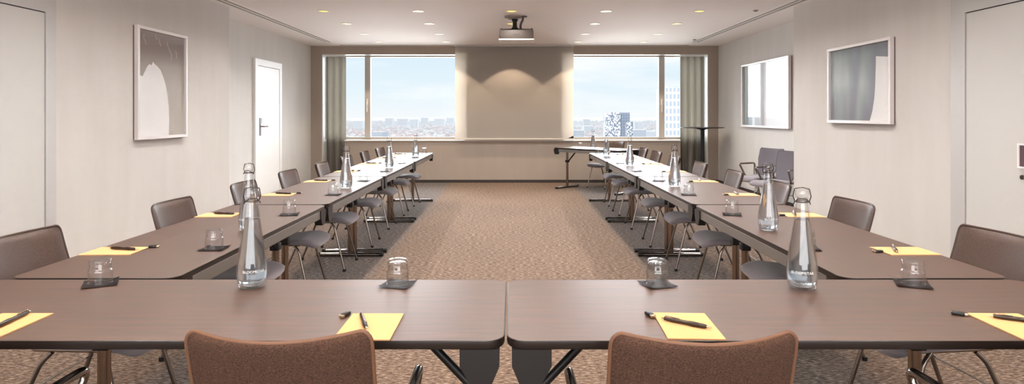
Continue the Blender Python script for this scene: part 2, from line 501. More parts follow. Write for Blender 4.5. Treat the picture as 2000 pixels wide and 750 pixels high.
# art glass
m, nt, b = new_mat('picture_glass'); out = nt.nodes['Material Output']
tr = nt.nodes.new('ShaderNodeBsdfTransparent'); gl = nt.nodes.new('ShaderNodeBsdfGlossy'); gl.inputs['Roughness'].default_value = .01
fr = schlick(nt, .07, 4.0)
mxs = nt.nodes.new('ShaderNodeMixShader')
nt.links.new(fr.outputs[0], mxs.inputs[0]); nt.links.new(tr.outputs[0], mxs.inputs[1]); nt.links.new(gl.outputs[0], mxs.inputs[2])
nt.links.new(mxs.outputs[0], out.inputs['Surface']); M_artglass = m

def bgA(nt, b, tc, sep):
    z = mapr(nt, sep.outputs['Z'], -.5, .5)
    cr = ramp_node(nt, z, [(0,(196,188,178)), (.45,(190,182,172)), (.68,(172,162,152)), (.80,(140,122,116)), (.92,(120,102,98)), (1,(128,110,106))])
    nt.links.new(cr.outputs['Color'], b.inputs['Base Color'])
def bgB(nt, b, tc, sep):
    mp = nt.nodes.new('ShaderNodeMapping'); mp.inputs['Scale'].default_value = (1, 3.2, 1.1); mp.inputs['Rotation'].default_value = (.35,0,0)
    nt.links.new(tc.outputs['Object'], mp.inputs['Vector'])
    nz = nt.nodes.new('ShaderNodeTexNoise'); nz.inputs['Scale'].default_value = 1.3; nz.inputs['Detail'].default_value = 1.5
    nt.links.new(mp.outputs['Vector'], nz.inputs['Vector'])
    cr = ramp_node(nt, nz.outputs['Fac'], [(.3,(140,150,158)), (.45,(160,164,178)), (.56,(170,184,184)), (.7,(194,204,204))])
    z = mapr(nt, sep.outputs['Z'], -.4, .4)
    c2 = ramp_node(nt, z, [(0,(190,190,196)), (.5,(255,255,255)), (.85,(225,230,230)), (1,(165,170,172))])
    mx = nt.nodes.new('ShaderNodeMix'); mx.data_type = 'RGBA'; mx.blend_type = 'MULTIPLY'; mx.inputs[0].default_value = 1
    nt.links.new(cr.outputs['Color'], mx.inputs[6]); nt.links.new(c2.outputs['Color'], mx.inputs[7])
    nt.links.new(mx.outputs[2], b.inputs['Base Color'])
def bgC(nt, b, tc, sep):  # window and curtain reflections painted into the print colours
    y = mapr(nt, sep.outputs['Y'], -.9, .9)
    cr = ramp_node(nt, y, [(0,(244,243,242)), (.48,(236,234,234)), (.52,(150,142,148)), (.70,(140,132,138)), (.73,(238,238,238)), (.77,(238,238,238)), (.79,(104,116,116)), (1,(92,106,108))])
    nt.links.new(cr.outputs['Color'], b.inputs['Base Color'])
M_artglare = P('white_print_ink', (252,251,250), .5, coat=.3)  # window reflections on the two pictures painted as white shapes
M_artline = P('pale_print_marks', (212,198,190), .6)
# left picture: glare painted as white arch with ragged top, pale scribbles above
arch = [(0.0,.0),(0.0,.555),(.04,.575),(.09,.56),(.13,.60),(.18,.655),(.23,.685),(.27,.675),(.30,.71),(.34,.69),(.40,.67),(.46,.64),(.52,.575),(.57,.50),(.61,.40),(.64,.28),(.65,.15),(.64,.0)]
scr = []
rnd = random.Random(3)
for (u0, v0, n) in ((.12,.965,10),(.34,.975,5),(.42,.95,7),(.60,.93,16),(.78,.86,9)):
    u, v = u0, v0
    for k in range(n):
        du, dv = rnd.uniform(-.02,.03), -rnd.uniform(.006,.014)
        w_ = .004
        scr.append(([(u,v),(u+w_*1.6,v+.002),(u+du+w_*1.6,v+dv),(u+du,v+dv-.002)], M_artline, .0272)); u += du*.6; v += dv
for k in range(7): scr.append(([(.68,.05+k*.022),(.76,.05+k*.022),(.76,.054+k*.022),(.68,.054+k*.022)], M_artline, .0272))
# scribbles merged into one mark
def merged_marks(root, s, w, h, fw, polys, d):
    bm = bmesh.new()
    for poly in polys:
        bm.faces.new([bm.verts.new((s*d, -w+fw+u*(2*w-2*fw), -h+fw+v*(2*h-2*fw))) for u, v in poly])
    pr = [c for c in root.children if c.name.startswith('print')][0]
    mesh_obj('pale_scribble', bm, M_artline, pr)
artL = artwork(-1, XBL, 5.74, 6.62, 1.075, 2.14, 'silver framed portrait artwork with a painted white glare arch and pale scribbles', art_nodes('art_grey_gradient', bgA), [(arch, M_artglare, .0268)])
i0 = 0
for n in (10, 5, 7, 16, 9, 1, 1, 1, 1, 1, 1, 1):
    merged_marks(artL, 1, .44, .5325, .03, [q[0] for q in scr[i0:i0+n]], .0272); i0 += n
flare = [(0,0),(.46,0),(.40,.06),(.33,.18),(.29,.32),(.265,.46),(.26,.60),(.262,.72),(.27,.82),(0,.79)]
flare = [(0,0),(.31,0),(.27,.12),(.24,.28),(.225,.45),(.22,.60),(.215,.74),(.215,.83),(0,.795)]  # window reflection painted as a white strip at the near end
# u runs away from the camera
artwork(1, XBR, 5.66, 6.79, 1.222, 2.02, 'silver framed landscape artwork of blue grey veils with a painted white glare strip', art_nodes('art_blue_veils', bgB), [(flare, M_artglare, .0268)])
artwork(1, XR, 8.88, 10.70, 1.106, 2.154, 'wide silver framed artwork beside the window with a painted window reflection', art_nodes('art_window_reflection', bgC), [], fd=.055)

# ------------------------------------------------------------------ ceiling fittings
M_lampface = P('warm_lamp_face', (60,50,30), .5, emis=((255,232,130), 1.25))
def make_downlight():
    r = empty('ceiling_downlight')
    bm = bmesh.new(); lathe(bm, [(.058,-.001),(.062,-.006),(.070,-.006),(.072,0),(.058,0.0)], 28)
    mesh_obj('trim_ring', bm, P('downlight_ring', (222,214,200), .4), r, smooth=True)
    bm = bmesh.new(); lathe(bm, [(0,-.003),(.060,-.003)], 28); mesh_obj('lamp_face', bm, M_lampface, r)
    return r
dl = Proto(make_downlight())
ROWY = [7.98, 9.08, 10.24, 11.36]
COLX = [-2.40, -1.19, 0.0, 1.21, 2.40]
rown = ['nearest row', 'second row', 'third row', 'row nearest the window']
coln = ['far left', 'centre left', 'middle', 'centre right', 'far right']
def spot(x, y, e, size=155, blend=1.0, rad=.05, col=(1,.955,.925)):
    ld = bpy.data.lights.new('downlight_lamp', 'SPOT'); ld.energy = e; ld.spot_size = math.radians(size); ld.spot_blend = blend
    ld.shadow_soft_size = rad; ld.color = col
    o = bpy.data.objects.new('downlight_lamp', ld); COL.objects.link(o); o.location = (x, y, CZ-.012)
    return o
SPOT_E = 92
for i, y in enumerate(ROWY):
    for j, x in enumerate(COLX):
        yy = 11.50 if i == 3 else y
        if not (i == 2 and j == 2):
            o = dl.put((x, y, CZ), 0)
            lab = 'round recessed ceiling downlight, %s, %s' % (rown[i], coln[j])
            if i == 1 and j == 2: lab = 'round recessed ceiling downlight partly hidden behind the projector mount'
            tag(o, lab, 'light', 'recessed ceiling downlights')
        if i == 3: spot(x, yy, SPOT_E*.62, 96, .15, .025, (1,.78,.56))
        else: spot(x, yy, SPOT_E)
for y in (6.85, 5.7, 4.55, 3.4, 2.25, 1.1, -.05, -1.2):
    for x in COLX: spot(x, y, SPOT_E*(.62 if y < 2.5 else .85), col=(1,.80,.60) if y < 3 else (1,.955,.925))

def linvent(x0, x1, y0, y1, label):
    r = empty('linear_vent', ((x0+x1)/2, (y0+y1)/2, CZ))
    X, Y = (x1-x0)/2, (y1-y0)/2
    bm = bmesh.new()
    box(bm, -X, -X+.02, -Y, Y, -.008, 0); box(bm, X-.02, X, -Y, Y, -.008, 0)
    if X < Y: box(bm, -.012, .012, -Y, Y, -.008, 0)
    box(bm, -X+.02, X-.02, -Y, -Y+.02, -.008, 0); box(bm, -X+.02, X-.02, Y-.02, Y, -.008, 0)
    mesh_obj('vent_frame', bm, M_ceil, r)
    bm = bmesh.new(); box(bm, -X+.015, X-.015, -Y+.015, Y-.015, -.003, 0); mesh_obj('vent_slot', bm, M_grille, r)
    tag(r, label, 'vent', 'linear ceiling vents')
linvent(-3.42, -3.26, 3.0, 11.4, 'long linear ceiling vent running along the left wall')
linvent(3.26, 3.42, 3.0, 11.4, 'long linear ceiling vent running along the right wall')
bm = bmesh.new(); box(bm, -3.26, 3.37, 11.86, 11.90, CZ-.004, CZ)
tag(mesh_obj('linear_vent', bm, M_grille), 'thin dark slot across the ceiling above the window', 'vent')
for (x, y, l) in ((3.10, 7.93, 'small dark sprinkler on the ceiling beside the nearest far right downlight'), (3.22, 11.0, 'small dark sprinkler on the ceiling at the end of the right vent')):
    bm = bmesh.new(); lathe(bm, [(0,-.018),(.02,-.016),(.03,-.006),(.04,0)], 18)
    o = mesh_obj('sprinkler', bm, M_grille, smooth=True); o.location = (x, y, CZ+.001); tag(o, l, 'sprinkler')

# ------------------------------------------------------------------ projector + screen
pr = empty('ceiling_projector', (.065, 8.42, 2.37))
bm = bmesh.new(); box(bm, -.227, .227, -.15, .15, -.055, .068, bev=.012); mesh_obj('projector_body', bm, M_proj, pr, smooth=True)
bm = bmesh.new(); box(bm, -.235, .235, -.158, .158, -.074, -.052, bev=.009); mesh_obj('underside_tray', bm, P('pale_projector_tray', (214,206,198), .5), pr, smooth=True)
bm = bmesh.new(); tube(bm, [(-.10,.14,0),(-.10,.175,0)], .045, 20); mesh_obj('lens', bm, M_black, pr, smooth=True)
bm = text_bm('EPSON', .026, .0008)
bmesh.ops.transform(bm, matrix=Matrix.Translation((.0,-.1515,.0)) @ Matrix.Rotation(PI/2, 4, 'X'), verts=bm.verts)
mesh_obj('lettering', bm, M_dark, pr)
bm = bmesh.new()
for s in (-1, 1): box(bm, s*.205-.012, s*.205+.012, -.13, -.10, .066, .086, bev=.003)
tube(bm, [(-.19,-.09,.074),(0,0,.092),(.19,-.09,.074)], .009, 8); tube(bm, [(-.17,.12,.074),(0,0,.092),(.17,.12,.074)], .009, 8)
mesh_obj('mounting_arms', bm, M_plate, pr, smooth=True)
bm = bmesh.new()
lathe(bm, [(0,.098),(.05,.098),(.03,.125),(.028,.19),(.04,.2),(.04,.23),(0,.23)], 20, -.02, 0)
mesh_obj('mount_joint', bm, M_plate, pr, smooth=True)
bm = bmesh.new(); lathe(bm, [(0,.228),(.075,.228),(.08,.24),(.12,.246),(.12,CZ-2.37),(0,CZ-2.37)], 28, -.04, 0)
mesh_obj('ceiling_plate', bm, P('taupe_mount', (150,136,124), .5), pr, smooth=True)
bm = bmesh.new(); tube(bm, [(.09,0,CZ-2.37),(.09,0,.22),(.055,0,.15),(.06,-.02,.08)], .016, 10, rad=.05)
lathe(bm, [(0,.255),(.055,.255),(.06,CZ-2.37),(0,CZ-2.37)], 20, .09, 0)
mesh_obj('cable_conduit', bm, M_steel, pr, smooth=True)
tag(pr, 'taupe projector hanging from the ceiling on a short mount', 'projector')

sr = empty('projection_screen', (.055, 11.97, .83))
bm = bmesh.new()
nz_ = 24
g = []
for i in range(nz_+1):
    z = (CZ-.83)*i/nz_
    g.append([bm.verts.new((-1.135+2.27*j/12, 0.004*math.sin(j/12*PI)*math.sin(z*2), z)) for j in range(13)])
for i in range(nz_):
    for j in range(12): bm.faces.new((g[i][j], g[i][j+1], g[i+1][j+1], g[i+1][j]))
bmesh.ops.solidify(bm, geom=bm.faces[:], thickness=.002)
mesh_obj('screen_fabric', bm, M_screen, sr, smooth=True)
bm = bmesh.new(); box(bm, -1.135, 1.135, -.012, .014, .0, .028, bev=.004); mesh_obj('bottom_bar', bm, M_screen, sr)
bm = bmesh.new(); box(bm, -1.15, 1.15, -.045, .045, CZ-.83-.012, CZ-.83+.002); mesh_obj('screen_slot', bm, M_white, sr)
tag(sr, 'beige pull-down projection screen covering the middle of the window wall', 'screen')

# ------------------------------------------------------------------ tables
TZ = .73
def rrect(L, W, r, n=6):
    pts = []
    for cx, cy, a0 in ((L/2-r, W/2-r, 0), (-L/2+r, W/2-r, 90), (-L/2+r, -W/2+r, 180), (L/2-r, -W/2+r, 270)):
        for k in range(n+1):
            a = math.radians(a0+90*k/n); pts.append((cx+r*math.cos(a), cy+r*math.sin(a)))
    return pts
def make_table(L=1.8, W=.6, inset=.005):
    r = empty('conference_table')
    bm = bmesh.new(); prism(bm, rrect(L-.006, W-.006, .045), TZ-.018, TZ)
    mesh_obj('tabletop', bm, M_wood, r)
    bm = bmesh.new()
    prof = [(-.003,TZ+.0003),(-.0005,TZ-.0004),(0,TZ-.004),(0,TZ-.018),(-.002,TZ-.022),(-.010,TZ-.023)]
    base = rrect(L, W, .048)
    n = len(base); rings = []
    for d, z in prof:
        rr = rrect(L+2*d, W+2*d, .048+d); rings.append([bm.verts.new((x, y, z)) for x, y in rr])
    for A, B in zip(rings[:-1], rings[1:]):
        for k in range(n): bm.faces.new((A[k], A[(k+1)%n], B[(k+1)%n], B[k]))
    bm.faces.new(rings[-1])
    mesh_obj('edge_band', bm, M_edge, r, smooth=True)
    for s in (-1, 1):
        bm = bmesh.new(); y = s*(W/2-inset-.012)
        box(bm, -L/2+.05, L/2-.05, y-.012, y+.012, TZ-.074, TZ-.022, bev=.003)
        mesh_obj('side_rail', bm, M_rail, r)
    for sx in (-1, 1):
        for sy in (-1, 1):
            bm = bmesh.new()
            x1 = sx*(L/2-.013); x0 = sx*(L/2-.115)
            xm1 = sx*(L/2-.035); xm0 = sx*(L/2-.085)
            yo = sy*(W/2+.001); yi = sy*(W/2-.045)
            zt, zm, zb = TZ-.022, TZ-.065, TZ-.117
            def ring(y): return [bm.verts.new(p) for p in ((x0,y,zt),(x1,y,zt),(x1,y,zm),(xm1,y,zb),(xm0,y,zb),(x0,y,zm))]
            A, B = ring(yo), ring(yi)
            bm.faces.new(A); bm.faces.new(B)
            for k in range(6): bm.faces.new((A[k], A[(k+1)%6], B[(k+1)%6], B[k]))
            mesh_obj('corner_bracket', bm, M_bracket, r)
    for s in (-1, 1):
        x = s*(L/2-.07)
        bm = bmesh.new(); tube(bm, [(x,0,.02),(x,0,TZ-.023)], .022, 16, flat=1.0)
        lg = mesh_obj('leg', bm, M_post, r, smooth=True)
        fl = W*.92/2
        bm = bmesh.new(); tube(bm, [(x,-fl,.022),(x,fl,.022)], .022, 14, flat=.8); mesh_obj('foot', bm, M_chrome, lg, smooth=True)
        for q in (-1, 1):
            bm = bmesh.new(); tube(bm, [(x,q*(fl-.005),.022),(x,q*(fl+.03),.022)], .0235, 14, flat=.82); mesh_obj('foot_cap', bm, M_black, lg, smooth=True)
        bm = bmesh.new(); tube(bm, [(x-s*.02,0,.47),(x-s*.24,0,TZ-.03)], .013, 10)
        box(bm, x-.028, x+.028, -.028, .028, .455, .50, bev=.004)
        mesh_obj('brace', bm, M_plate, r, smooth=True)
    return r
tp = Proto(make_table()); tf = Proto(make_table(inset=.15))
XLr, XRr = -1.49, 1.475
for s, x, side in ((-1, XLr, 'left'), (1, XRr, 'right')):
    for k in range(4):
        o = tp.put((x, 2.215+.9+1.825*k, 0), PI/2)
        tag(o, 'dark wood folding table, %s from the front in the %s row' % (ORD[k], side), 'table', 'folding tables set in a U shape')
tag(tf.put((-.918, 1.90, 0), 0), 'dark wood table left half of the nearest cross row', 'table', 'folding tables set in a U shape')
tag(tf.put((.888, 1.90, 0), 0), 'dark wood table right half of the nearest cross row', 'table', 'folding tables set in a U shape')
pt = make_table(1.4, .6)
u = Vector((.7,-.7)); c = Vector((1.0,11.2))+u.normalized()*.63
pt.location = (c.x, c.y, 0); pt.rotation_euler = (0,0,-PI/4)
tag(pt, 'small angled presenter table standing right of the projection screen', 'table')

# ------------------------------------------------------------------ chairs
def seat_bm():
    bm = bmesh.new()
    nu, nv = 16, 22
    def f(u, v, top):
        y = -.22+.475*v
        sq = (1-abs(2*v-1)**7)**(1/7.) if abs(2*v-1) < 1 else 0
        hw = .215*(1-.10*(1-v))*(.62+.38*sq)
        x = u*hw
        zc = .424-.010*math.sin(v*PI)
        nose = max(0, (v-.70)/.30); zc -= .040*nose**2
        rear = max(0, (.12-v)/.12); zc += .012*rear**2
        th = .017+.013*math.sin(min(1, max(0,(v-.55)/.45))*PI*.75)
        edge = (max(0, 1-abs(u)**5))**.5 * (max(0, 1-abs(2*v-1)**16))**.5
        zc += .012*abs(u)**3
        return (x, y, zc+(th if top else -th*.95)*edge)
    T = [[bm.verts.new(f(-1+2*i/nu, j/nv, True)) for i in range(nu+1)] for j in range(nv+1)]
    B = [[bm.verts.new(f(-1+2*i/nu, j/nv, False)) for i in range(nu+1)] for j in range(nv+1)]
    for j in range(nv):
        for i in range(nu):
            bm.faces.new((T[j][i], T[j][i+1], T[j+1][i+1], T[j+1][i])); bm.faces.new((B[j][i], B[j+1][i], B[j+1][i+1], B[j][i+1]))
    bmesh.ops.remove_doubles(bm, verts=bm.verts, dist=.0004)
    es = [e for e in bm.edges if e.is_boundary]
    if es:
        try: bmesh.ops.holes_fill(bm, edges=es)
        except Exception: pass
    return bm
def back_pt(s, t, off):
    # t 0 bottom .. 1 top
    z = .43+.385*t
    y = -.215-.17*t**1.15-.02*math.sin(t*PI)
    hw = .115+.095*min(1, t/.6)**.8
    if t > .92: hw -= .024*(1-math.sqrt(max(0, 1-((t-.92)/.08)**2)))
    if t < .08: hw -= .03*((.08-t)/.08)**2
    x = s*hw
    cv = .055*(.4+.6*t)
    y += cv*s*s
    z += .008*s*s*t
    return Vector((x, y-off, z+off*.35))
def back_bm(side):
    """side 0 = inner (front) pad, 1 = rear skin"""
    bm = bmesh.new(); nu, nv = 18, 22; g = []
    for j in range(nv+1):
        row = []
        for i in range(nu+1):
            s = -1+2*i/nu; t = j/nv if j < nv-6 else ((nv-6)/nv + (1-(nv-6)/nv)*math.sin((j-nv+6)/6*PI/2))
            e = (max(0, 1-abs(s)**8)*max(0, 1-abs(2*t-1)**14))**.5
            off = (-.022*e if side == 0 else .013*e)
            row.append(bm.verts.new(back_pt(s, t, off)))
        g.append(row)
    for j in range(nv):
        for i in range(nu): bm.faces.new((g[j][i], g[j][i+1], g[j+1][i+1], g[j+1][i]))
    return bm
def make_chair(name, arms, mb, mr, mt, ms):
    r = empty(name)
    mesh_obj('seat', seat_bm(), ms, r, smooth='all')
    b = mesh_obj('backrest', back_bm(0), mb, r, smooth='all')
    mesh_obj('rear_cover', back_bm(1), mr, b, smooth='all')
    bm = bmesh.new()
    up_t = [k/20 for k in range(19)] + [.92+.08*math.sin(q*PI/10) for q in range(1, 6)]
    loop = [back_pt(-1, t, 0) for t in up_t] + [back_pt(-1+2*k/12, 1, 0) for k in range(1, 13)] + [back_pt(1, t, 0) for t in reversed(up_t[:-1])] + [back_pt(1-2*k/8, 0, 0) for k in range(1, 8)]
    tube(bm, loop, .0050, 8, closed=True)
    mesh_obj('edge_rim', bm, mt, b, smooth='all')
    bm = bmesh.new()
    tube(bm, [(-.165,.13,.405),(-.165,-.17,.412),(.165,-.17,.412),(.165,.13,.405)], .010, 8, rad=.03)
    tube(bm, [(-.165,.09,.405),(.165,.09,.405)], .007, 8)
    for s in (-1, 1): tube(bm, [(s*.08,-.16,.41),(s*.08,-.245,.42),(s*.08,-.268,.52)], .008, 8, rad=.03)
    mesh_obj('seat_frame', bm, M_chrome, r, smooth=True)
    for s in (-1, 1):
        ends = [[(s*.165,.09,.40),(s*.172,.125,.36),(s*.205,.215,.012)]]
        if arms:
            ends.append([(s*.262,-.255,.60),(s*.255,-.285,.50),(s*.235,-.36,.012)])
        else:
            ends.append([(s*.165,-.09,.40),(s*.172,-.13,.36),(s*.205,-.275,.012)])
        for e in ends:
            bm = bmesh.new(); tube(bm, e, .0092, 10, rad=.03)
            lg = mesh_obj('leg', bm, M_chrome, r, smooth=True)
            p = Vector(e[-1])
            bm = bmesh.new(); tube(bm, [(p.x,p.y,.0),(p.x,p.y,.022)], .014, 10); mesh_obj('glide', bm, M_black, lg, smooth=True)
        if arms:
            bm = bmesh.new()
            tube(bm, [(s*.165,-.17,.412),(s*.262,-.26,.42),(s*.266,-.27,.60),(s*.266,.035,.60),(s*.235,-.05,.42),(s*.165,-.05,.405)], .0125, 12, rad=.035)
            mesh_obj('armrest', bm, M_chrome, r, smooth=True)
    bm = bmesh.new()
    tube(bm, [(-.185,-.18,.25),(.185,-.18,.25)], .004, 6)
    mesh_obj('stretcher', bm, M_chrome, r, smooth=True)
    return r
cp = Proto(make_chair('conference_chair', False, M_back, M_backr, M_btrim, M_seat))
ca = Proto(make_chair('armchair', True, M_backr, M_backr, M_warmrim, M_seat))
cg = Proto(make_chair('armchair', True, M_litback, M_litback, M_littrim, M_seat))
rndc = random.Random(11)
CY = [2.56, 3.53, 4.50, 5.42, 6.36, 7.33, 8.28, 9.12]
for s, x, side in ((-1, -1.60, 'left'), (1, 1.60, 'right')):
    for k in range(8):
        o = cp.put((x+s*(.07 if k == 0 else .0)+rndc.uniform(-.015,.015), CY[k], 0), -s*(-PI/2)*-1*-1 + rndc.uniform(-.06,.06) if False else (-PI/2 if s < 0 else PI/2)+rndc.uniform(-.06,.06))
        tag(o, 'brown upholstered armless chair, %s from the front along the %s table row' % (ORD[k], side), 'chair', 'chairs along the two table rows')
for x, y, rz, l in ((-.525, 1.735, .0, 'brown woven armchair left of centre in front of the nearest table'),
                    (.425, 1.725, .02, 'brown woven armchair right of centre in front of the nearest table'),
                    (1.375, 1.72, .03, 'brown woven armchair cut by the right edge of the picture'),
                    (-1.455, 1.72, 0, 'armchair at the left picture edge, only its chrome armrest showing')):
    tag(ca.put((x, y, 0), rz), l, 'armchair', 'armchairs along the near side of the cross tables')
def facing(dx, dy): return math.atan2(dy, dx)-PI/2
tag(cp.put((1.66, 11.22, 0), facing(-.76,-.65)), 'brown chair behind the angled presenter table below the window', 'chair')
tag(cg.put((3.46, 8.86, 0), facing(-.9,-.43)), 'brown armchair painted lit grey against the right wall, the one fully visible', 'armchair', 'spare armchairs by the right wall')
tag(cg.put((3.44, 8.20, 0), facing(-.9,-.43)), 'brown armchair painted lit grey half hidden behind the right wall corner', 'armchair', 'spare armchairs by the right wall')

# ------------------------------------------------------------------ bistro table
r = empty('bistro_table', (3.50, 11.45, 0))
bm = bmesh.new(); lathe(bm, [(0,1.055),(.05,1.055),(.36,1.066),(.385,1.070),(.385,1.078),(0,1.078)], 48); mesh_obj('tabletop', bm, M_black, r, smooth=True)
bm = bmesh.new(); lathe(bm, [(0,.01),(.035,.01),(.035,1.03),(.12,1.056),(0,1.056)], 24); mesh_obj('pedestal', bm, M_plate, r, smooth=True)
bm = bmesh.new(); lathe(bm, [(0,0),(.25,0),(.25,.010),(.06,.018),(0,.018)], 40); mesh_obj('base', bm, M_plate, r, smooth=True)
tag(r, 'tall round black bistro table standing before the right curtain', 'table')

# ------------------------------------------------------------------ table ware
def make_bottle():
    r = empty('water_bottle')
    outer = smooth_profile([(.030,.0),(.040,.003),(.0455,.015),(.0492,.045),(.0485,.075),(.0425,.122),(.0360,.160),(.0300,.198),(.0245,.240),(.0205,.272),(.0185,.285)], 4)
    outer += [(.0205,.287),(.0210,.293),(.0185,.296),(.0180,.302)]
    th = .0028
    inner = smooth_profile([(.0165,.302),(.0165,.285),(.0178,.272),(.0217,.240),(.0272,.198),(.0332,.160),(.0397,.122),(.0457,.075),(.0464,.045),(.0427,.017),(.036,.009),(.02,.007)], 4)
    bm = bmesh.new(); lathe(bm, [(0,.002)]+outer+inner+[(0,.007)], 36); mesh_obj('bottle_body', bm, M_tumbler, r, smooth='all')
    w = smooth_profile([(.0340,.0090),(.0420,.0175),(.0458,.045),(.0451,.075),(.0391,.122),(.0326,.160),(.0266,.198),(.0222,.232)], 4)
    bm = bmesh.new(); lathe(bm, [(0,.0078)]+w+[(0,.232)], 32); mesh_obj('water', bm, M_water, r, smooth='all')
    bm = bmesh.new(); lathe(bm, [(0,.300),(.0125,.300),(.014,.304),(.0195,.306),(.0205,.312),(.0205,.326),(.0175,.333),(.010,.3355),(0,.336)], 28)
    mesh_obj('stopper', bm, M_tumbler, r, smooth='all')
    bm = bmesh.new()
    for s in (-1, 1):
        tube(bm, [(s*.0225,0,.331),(s*.0275,0,.306),(s*.0225,.006,.290),(s*.025,-.008,.282)], .0017, 6, rad=.004)
    tube(bm, [(-.0225,0,.331),(0,-.001,.337),(.0225,0,.331)], .0017, 6, rad=.01)
    tube(bm, [(.0212*math.cos(a*PI/12),.0212*math.sin(a*PI/12),.289) for a in range(24)], .0018, 6, closed=True)
    tube(bm, [(-.0245,-.006,.286),(-.012,-.022,.300),(.012,-.022,.300),(.0245,-.006,.286)], .0016, 6, rad=.006)
    mesh_obj('wire_bail', bm, M_wire, r, smooth=True)
    bm = text_bm('BLOOMSTAR', .0125)
    for v in bm.verts:
        a = v.co.x/.050; z = .060+v.co.y
        v.co = Vector((.0499*math.sin(a), -.0499*math.cos(a), z))
    mesh_obj('frosted_lettering', bm, M_frost, r)
    return r
bp_ = Proto(make_bottle())
def bottle(x, y, rz, label): tag(bp_.put((x, y, TZ+.0005), rz), label, 'bottle', 'swing top glass water bottles')
bottle(-.874, 2.105, .5, 'clear swing top water bottle on the left half of the nearest cross table')
bottle(.972, 2.09, -.4, 'clear swing top water bottle on the right half of the nearest cross table')
LB = [(-1.315,3.13),(-1.31,4.95),(-1.335,6.82),(-1.335,8.70)]
RB = [(1.29,3.14),(1.32,5.06),(1.345,7.1),(1.345,8.85)]
for pts, side in ((LB,'left'),(RB,'right')):
    for k, (x, y) in enumerate(pts): bottle(x, y, .3*k, 'clear swing top water bottle on the %s table of the %s row' % (ORD[k], side))
bottle(1.40, 10.72, 0, 'clear swing top water bottle on the angled presenter table')

def make_tumbler():
    r = empty('drinking_glass')
    t = .0022
    outer = [(.0374,0),(.0374,.003),(.0370,.020),(.0371,.040),(.0366,.045),(.0345,.0485),(.0337,.052),(.0336,.073),(.0330,.0785),(.0305,.0825)]
    inner = [(.0270,.072),(.0295,.071),(.0312,.066),(.0313,.053),(.0322,.0485),(.0342,.044),(.0348,.039),(.0349,.004),(.0352,0)]
    bm = bmesh.new()
    prof = outer+[(0,.083)]
    rings = [(.0372,0)]
    lathe(bm, [(.0352,0)]+outer+[(.020,.0825),(0,.081)], 32)
    lathe(bm, [(0,.0715)]+inner, 32)
    bmesh.ops.remove_doubles(bm, verts=bm.verts, dist=.00005)
    mesh_obj('glass_body', bm, M_tumbler, r, smooth='all')
    return r
gp = Proto(make_tumbler())
def make_coaster():
    bm = bmesh.new(); n = 8; h = .052; g = []
    for j in range(n+1):
        row = []
        for i in range(n+1):
            x = -h+2*h*i/n; y = -h+2*h*j/n
            d = (abs(x/h)*abs(y/h))**4
            row.append(bm.verts.new((x, y, .0022+(.006*d if x*y > 0 else .003*d))))
        g.append(row)
    for j in range(n):
        for i in range(n): bm.faces.new((g[j][i], g[j][i+1], g[j+1][i+1], g[j+1][i]))
    bmesh.ops.solidify(bm, geom=bm.faces[:], thickness=.002)
    return mesh_obj('coaster', bm, M_coaster, smooth=True)
kp = Proto(make_coaster())
def setting(x, y, rz, where):
    tag(kp.put((x, y, TZ+.0005), rz), 'square black leather coaster %s' % where, 'coaster', 'black coasters under the glasses')
    tag(gp.put((x, y, TZ+.0042), 0), 'upturned clear drinking glass %s' % where, 'glass', 'upturned drinking glasses')
setting(-1.408, 2.14, .5, 'at the far left of the nearest cross table')
setting(-.388, 2.13, -.25, 'just left of the gap in the nearest cross table')
setting(.497, 2.13, .25, 'right of the gap in the nearest cross table')
setting(1.368, 2.13, -.4, 'at the far right of the nearest cross table')
GY = [2.70, 3.62, 4.52, 5.46, 6.38, 7.42, 8.42, 9.34]
for s, side in ((-1,'left'),(1,'right')):
    for k in range(8):
        x = s*1.285-(0.0 if s < 0 else .01)
        x += (-.02 if s < 0 else .025)*(k/7)
        if s > 0 and k == 3: x += .0
        setting(x, GY[k], rndc.uniform(-.5,.5), ('on the %s table row, %s from the front' % (side, ORD[k])))
setting(1.30, 11.12, .2, 'on the angled presenter table') if False else None
tag(gp.put((1.22, 11.1, TZ+.0005), 0), 'upturned clear drinking glass on the angled presenter table', 'glass', 'upturned drinking glasses')

def make_pad():
    bm = bmesh.new(); box(bm, -.074, .074, -.105, .105, 0, .003)
    return mesh_obj('notepad', bm, M_paper)
pp = Proto(make_pad())
def make_pen():
    r = empty('ballpoint_pen')
    bm = bmesh.new()
    tube(bm, [(0,-.058,.0065),(0,-.052,.0065),(0,-.02,.0065),(0,.0,.0065),(0,.04,.0065),(0,.062,.0065)], [.0036,.0060,.0074,.0058,.0062,.0050], 12)
    mesh_obj('pen_barrel', bm, M_pen, r, smooth=True)
    bm = bmesh.new(); tube(bm, [(0,-.072,.0062),(0,-.070,.0063),(0,-.058,.0065)], [.0008,.0016,.0038], 10)
    mesh_obj('metal_tip', bm, M_brass, r, smooth=True)
    bm = bmesh.new(); tube(bm, [(0,.062,.0065),(0,.070,.0065)], .0024, 8); mesh_obj('push_button', bm, M_brass, r, smooth=True)
    bm = bmesh.new(); tube(bm, [(0,-.001,.0065),(0,.003,.0065)], .0056, 12); mesh_obj('metal_ring', bm, M_brass, r, smooth=True)
    bm = bmesh.new(); tube(bm, [(.0,.060,.0125),(.0,.056,.0150),(.0,.018,.0135)], .0014, 6, rad=.004); tube(bm, [(0,.060,.0125),(0,.060,.0065)], .0014, 6)
    mesh_obj('pen_clip', bm, M_brass, r, smooth=True)
    return r
np_ = Proto(make_pen())
def make_stick():
    r = empty('usb_stick')
    bm = bmesh.new(); box(bm, -.0085, .0085, -.015, .017, 0, .010, bev=.003); mesh_obj('stick_body', bm, M_black, r, smooth=True)
    bm = bmesh.new(); box(bm, -.0080, .0080, -.024, -.0145, .001, .009, bev=.0015); mesh_obj('metal_end', bm, M_brass, r, smooth=True)
    return r
up = Proto(make_stick())
